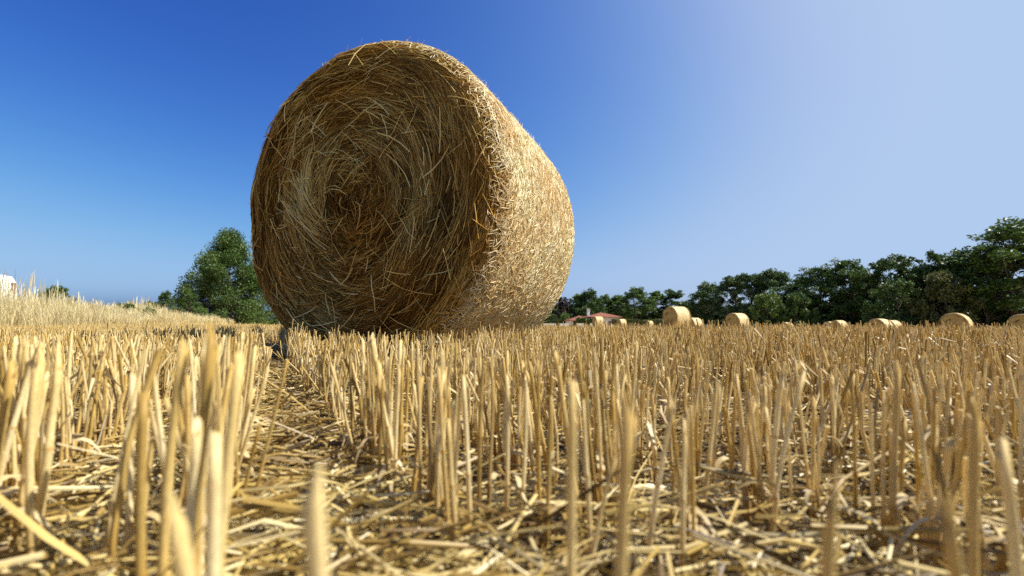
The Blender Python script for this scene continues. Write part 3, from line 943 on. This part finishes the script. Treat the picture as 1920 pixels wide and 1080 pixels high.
tree('round', -.772, 60, .071, 'small round dark tree left of the big green tree', GLT, .62)
tree('round', -.716, 58, .066, 'dark rounded tree touching the left foot of the big green tree', GLT, .75)
tree('bush', -.805, 58, .049, 'low dark bush at the foot of the small round tree', GLT, .6, 'bush', 'bush')
tree('bush', -.855, 62, .046, 'low distant green bush line left of the small round tree', GLT, .95, 'bush', 'bush')
tree('bush_light', -.597, 112, .054, 'light green bush below the big tree, next to the bale', GLT, .62, 'bush', 'bush')
tree('bush_light', -.566, 125, .038, 'low light green bush closest to the left flank of the big bale', GLT, .8, 'bush', 'bush')
tree('bush', -.535, 140, .030, 'low green bush half hidden behind the left foot of the big bale', GLT, .9, 'bush', 'bush')
tree('bush', -.640, 60, .018, 'small dark weed bush at the end of the dry grass bank', GLT, .7, 'bush', 'bush')
tree('bush', -1.012, 33, .083, 'dark bush showing its top above the tall dry grass near the white van', GLT, .5, 'bush', 'bush')
tree('bush_light', -.805, 21, .033, 'grey-green weed clump growing among the dry grass', GLT, .55, 'bush', 'bush')
tree('bush', -.745, 30, .036, 'low green bush between the weed clump and the big green tree', GLT, .7, 'bush', 'bush')
tree('bush_light', -.690, 44, .034, 'loose light green bush at the near foot of the big green tree', GLT, .8, 'bush', 'bush')
tree('bush', -.850, 24, .044, 'low green bush in the dry grass, left of the weed clump', GLT, .55, 'bush', 'bush')

# understory and far wood that read as one dark mass
un = MB()
def wood_mass(pts, n, h, depth, leaf):
    pts = np.array(pts, float)
    seg = np.linalg.norm(np.diff(pts[:, :2], axis=0), axis=1); cum = np.concatenate([[0], np.cumsum(seg)])
    s = rng.random(n) * cum[-1]
    x = np.interp(s, cum, pts[:, 0]); y = np.interp(s, cum, pts[:, 1]); hh_ = np.interp(s, cum, pts[:, 2])
    dx = rng.random(n) * depth
    nn = np.hypot(x, y); x2 = x + x / nn * dx; y2 = y + y / nn * dx
    hs = hh_ * (.82 + .22 * thin(s * .35, dx * .3))
    q = rng.random(n) ** .9
    z = gz(x2, y2) + q * hs
    p = np.stack([x2, y2, z], 1)
    sz = leaf * rng.uniform(.6, 1.3, n)
    A = rng.normal(size=(n, 3)); A /= np.linalg.norm(A, axis=1, keepdims=True)
    B = np.cross(A, rng.normal(size=(n, 3)) * .8 + np.array([0, 0, 1.])); B /= np.maximum(np.linalg.norm(B, axis=1, keepdims=True), 1e-6)
    A *= sz[:, None]; B *= (sz * .5)[:, None]
    un.add(np.stack([p - A, p + B, p + A, p - B], 1).reshape(-1, 3), np.arange(n * 4), np.full(n, 4), np.repeat(rng.random(n), 4), .5)
wood_mass([(104, 76, 9.6), (80, 76, 9), (72, 84, 8.3), (63, 95, 7.6), (58, 106, 7.0), (51, 118, 6.2), (48, 138, 6.4), (36, 142, 8.0), (22, 146, 8.2), (4, 148, 8.2)], 140000, 1, 7, .42)
tag(un.build('woodland_undergrowth', M['leaf_shade']), 'dark undergrowth and far wood filling the foot of the treeline', 'undergrowth', None, 'stuff')

# ------------------------------------------------------------------ hedge, garden wall, house beyond the field
hd = MB()
def leaf_box(mb, x0, y0, x1, y1, w, h, n, leaf):
    s = rng.random(n); o_ = rng.uniform(-w / 2, w / 2, n)
    L = math.hypot(x1 - x0, y1 - y0); tx, ty = (x1 - x0) / L, (y1 - y0) / L
    x = x0 + (x1 - x0) * s - ty * o_; y = y0 + (y1 - y0) * s + tx * o_
    z = gz(x, y) + rng.random(n) ** .7 * h * (1 + .05 * thin(s * 20, o_))
    p = np.stack([x, y, z], 1)
    A = rng.normal(size=(n, 3)); A /= np.linalg.norm(A, axis=1, keepdims=True)
    B = np.cross(A, rng.normal(size=(n, 3))); B /= np.maximum(np.linalg.norm(B, axis=1, keepdims=True), 1e-6)
    sz = leaf * rng.uniform(.6, 1.3, n)
    A *= sz[:, None]; B *= (sz * .55)[:, None]
    mb.add(np.stack([p - A, p + B, p + A, p - B], 1).reshape(-1, 3), np.arange(n * 4), np.full(n, 4), np.repeat(rng.random(n), 4), .5)
leaf_box(hd, 23.5, 106, 36.5, 110, 1.4, 2.35, 7000, .16)
tag(hd.build('hedge', M['leaf_olive']), 'low clipped olive-green hedge right of the red-roofed house', 'hedge')
hd = MB(); leaf_box(hd, 15.2, 107.2, 20.0, 107.8, 1.2, 2.6, 3500, .16)
tag(hd.build('hedge', M['leaf_mid']), 'green hedge in front of the red-roofed house above the white wall', 'hedge')

wl = empty('garden_wall', (13.5, 104.5, float(gz(13.5, 104.5))))
tag(wl, 'low white garden wall in sections with gaps, right of the big bale', 'wall')
for x0, x1, mt in ((-6.2, -3.3, 'plaster'), (-2.4, -.4, 'white_wall'), (1.5, 3.0, 'white_wall'), (4.6, 5.9, 'white_wall')):
    b = MB(); b.box(((x0 + x1) / 2, 0, .62), (x1 - x0, .22, 1.24)); p = b.build('wall_panel', M[mt], wl)
    b = MB(); b.box(((x0 + x1) / 2, 0, 1.275), (x1 - x0 + .06, .30, .06)); b.build('coping', M['plaster'], p)

HX, HY = 21.0, 114.0
house = empty('house', (HX, HY, float(gz(HX, HY))), .12)
tag(house, 'low pale house with red tile roofs between the big bale and dark trees', 'house')
def hip(mb, x0, x1, y0, y1, ze, zr, ov=.5):
    x0 -= ov; x1 += ov; y0 -= ov; y1 += ov
    w = (y1 - y0) / 2
    ym = (y0 + y1) / 2
    V = [(x0, y0, ze), (x1, y0, ze), (x1, y1, ze), (x0, y1, ze), (x0 + w, ym, zr), (x1 - w, ym, zr)]
    V += [(v[0], v[1], v[2] - .18) for v in V[:4]]
    mb.poly(V, [(0, 1, 5, 4), (1, 2, 5), (2, 3, 4, 5), (3, 0, 4), (1, 0, 6, 7), (2, 1, 7, 8), (3, 2, 8, 9), (0, 3, 9, 6), (9, 8, 7, 6)])
b = MB(); b.box((1.6, 0, 1.45), (7.2, 7.0, 2.9)); w1 = b.build('wall', M['plaster'], house)
b = MB(); b.box((-4.6, -1.2, 1.02), (5.19, 5.6, 2.04)); w2 = b.build('wall', M['white_wall'], house)
b = MB(); hip(b, -2.0, 5.2, -3.5, 3.5, 3.0, 4.15); rf = b.build('roof', M['tiles'], house)
b = MB(); hip(b, -7.2, -2.05, -4.0, 1.6, 2.13, 3.35); b.build('roof', M['tiles'], house)
b = MB(); b.box((-1.9, -.6, 4.05), (.62, .62, 1.7)); ch = b.build('chimney', M['white_wall'], rf)
b = MB(); b.box((-1.9, -.6, 4.96), (.8, .8, .1)); b.build('chimney_cap', M['plaster'], ch)
for xx, yy in ((.2, -3.5), (3.4, -3.5), (-5.6, -4.0), (-3.6, -4.0)):
    b = MB(); b.box((xx, yy - .03, 1.35), (1.1, .08, 1.15)); f = b.build('window', M['white_wall'], house)
    b = MB(); b.box((xx, yy - .075, 1.35), (.9, .02, .95)); b.build('pane', M['window_pane'], f)
    for sx in (-.85, .85):
        b = MB(); b.box((xx + sx, yy - .04, 1.35), (.52, .06, 1.15)); b.build('shutter', M['shutter'], f)

# ------------------------------------------------------------------ white van behind the grass
VX, VY = -22.75, 17.6
van = empty('van', (VX, VY, float(gz(VX, VY)) - .02), R_(-3))
tag(van, 'white van half hidden behind the tall dry grass at the left edge', 'van')
# side outline lofted across the width with rounded roof edges; its tail faces right
prof = [(2.38, .45), (2.44, .8), (2.40, 1.20), (2.30, 1.55), (2.12, 1.74), (1.75, 1.83), (.8, 1.87), (-.6, 1.85), (-1.1, 1.76), (-1.75, 1.22), (-2.3, 1.05), (-2.62, .90), (-2.68, .45)]
b = MB(); rows = []
for w, s in ((-.86, .90), (-.90, .96), (-.92, 1.0), (.92, 1.0), (.90, .96), (.86, .90)):
    rows.append([(x * (1 - (1 - s) * .25), w, .45 + (z - .45) * (1 - (1 - s) * .35)) for x, z in prof])
V = [p for r_ in rows for p in r_]; n = len(prof)
F = [(i * n + j, i * n + (j + 1) % n, (i + 1) * n + (j + 1) % n, (i + 1) * n + j) for i in range(5) for j in range(n)]
F += [tuple(range(n))[::-1], tuple(5 * n + j for j in range(n))]
b.poly(V, F); b.build('body', M['white_paint'], van)
def pane(mb, xs, z0, z1, y):
    """window with rounded corners on the side at y"""
    x0, x1 = xs; r0 = .10; V = []
    for cx, cz, a0 in ((x1 - r0, z1 - r0, 0), (x0 + r0, z1 - r0, 90), (x0 + r0, z0 + r0, 180), (x1 - r0, z0 + r0, 270)):
        for a in (0, 30, 60, 90): V.append((cx + r0 * math.cos(R_(a0 + a)), y, cz + r0 * math.sin(R_(a0 + a))))
    n_ = len(V); th = .02 if y > 0 else -.02
    V += [(x, yy + th, z) for x, yy, z in V]
    mb.poly(V, [tuple(range(n_)), tuple(range(n_, 2 * n_))[::-1]] + [(i, (i + 1) % n_, n_ + (i + 1) % n_, n_ + i) for i in range(n_)])
for s in (-1, 1):
    for xs in ((1.55, 2.12), (-.2, 1.40), (-1.15, -.35)):
        b = MB(); pane(b, (xs[0] - .05, xs[1] + .05), 1.08, 1.66, s * .915); f = b.build('window', M['dark_trim'], van)
        b = MB(); pane(b, xs, 1.13, 1.61, s * .928); b.build('pane', M['dark_glass'], f)
    for x in (-1.75, 1.55):
        ph = np.linspace(0, 2 * math.pi, 28, endpoint=False)
        b = MB()
        ring_ = [[(x + r_ * math.cos(a), s * yy, .34 + r_ * math.sin(a)) for a in ph] for r_, yy in ((.20, .93), (.31, .94), (.34, .90), (.34, .74), (.2, .72))]
        V = [p for q in ring_ for p in q]
        b.poly(V, [(i * 28 + j, i * 28 + (j + 1) % 28, (i + 1) * 28 + (j + 1) % 28, (i + 1) * 28 + j) for i in range(4) for j in range(28)])
        w = b.build('wheel', M['rubber'], van, True)
        b = MB(); V = [(x + .2 * math.cos(a), s * .925, .34 + .2 * math.sin(a)) for a in ph] + [(x, s * .90, .34)]
        b.poly(V, [(j, (j + 1) % 28, 28) for j in range(28)]); b.build('rim', M['metal'], w)
    b = MB(); b.box((2.36, s * .80, 1.16), (.12, .13, .62)); b.build('tail_light', M['red_lamp'], van)
b = MB(); b.box((2.44, 0, .55), (.14, 1.7, .22)); b.build('bumper', M['dark_trim'], van)

# ------------------------------------------------------------------ light, sky, camera
AZ, EL = R_(92), R_(50)
w = bpy.data.worlds.new('World'); scene.world = w; w.use_nodes = True
nt = w.node_tree; nt.nodes.clear()
sky = N(nt, 'ShaderNodeTexSky', sky_type='NISHITA')
sky.sun_disc = False; sky.sun_elevation = EL; sky.sun_rotation = AZ
sky.altitude = 0; sky.air_density = 0.5; sky.dust_density = 3.0; sky.ozone_density = 1.0
bg = N(nt, 'ShaderNodeBackground'); bg.inputs[1].default_value = .1
EXPO = .87
# polarised, deep-blue sky: each channel of the sky is graded with a power
sep = N(nt, 'ShaderNodeSeparateColor'); cmb = N(nt, 'ShaderNodeCombineColor')
nt.links.new(sky.outputs[0], sep.inputs[0])
for k, (g, gain, top) in enumerate(((2.62, 36.0, .44), (2.10, 15.6, .60), (1.48, 7.2, .862))):
    p = math_n(nt, 'POWER', math_n(nt, 'MULTIPLY', sep.outputs[k], .1), g)
    p = math_n(nt, 'MULTIPLY', p, gain)
    # soft ceiling, so the glow round the sun stays pale sky
    p = math_n(nt, 'MULTIPLY', math_n(nt, 'TANH', math_n(nt, 'MULTIPLY', p, 1 / top)), top)
    nt.links.new(math_n(nt, 'MULTIPLY', p, 10 / 2 ** EXPO), cmb.inputs[k])
nt.links.new(cmb.outputs[0], bg.inputs[0])
wo = N(nt, 'ShaderNodeOutputWorld'); nt.links.new(bg.outputs[0], wo.inputs[0])

sl = bpy.data.lights.new('sun', 'SUN'); sl.energy = 5.0; sl.angle = R_(.53); sl.color = (1, .96, .86)
so = bpy.data.objects.new('sun', sl); COL.objects.link(so)
S = Vector((math.sin(AZ) * math.cos(EL), math.cos(AZ) * math.cos(EL), math.sin(EL)))
so.rotation_euler = (-S).to_track_quat('-Z', 'Y').to_euler()

cam = bpy.data.cameras.new('camera'); co = bpy.data.objects.new('camera', cam); COL.objects.link(co)
cam.sensor_width = 36; cam.lens = 36 * 843 / 1920
cam.clip_start = .01; cam.clip_end = 3000
co.location = (0, 0, CAM_H); co.rotation_euler = (R_(90) + .079, 0, 0)
cam.dof.use_dof = True; cam.dof.focus_distance = 1.9; cam.dof.aperture_fstop = 5.0
scene.camera = co
scene.view_settings.view_transform = 'Standard'; scene.view_settings.look = 'None'
scene.view_settings.exposure = EXPO; scene.view_settings.gamma = 1.0
scene.render.film_transparent = False
scene.cycles.max_bounces = 6; scene.cycles.diffuse_bounces = 3; scene.cycles.glossy_bounces = 2; scene.cycles.transmission_bounces = 3
scene.cycles.use_denoising = False
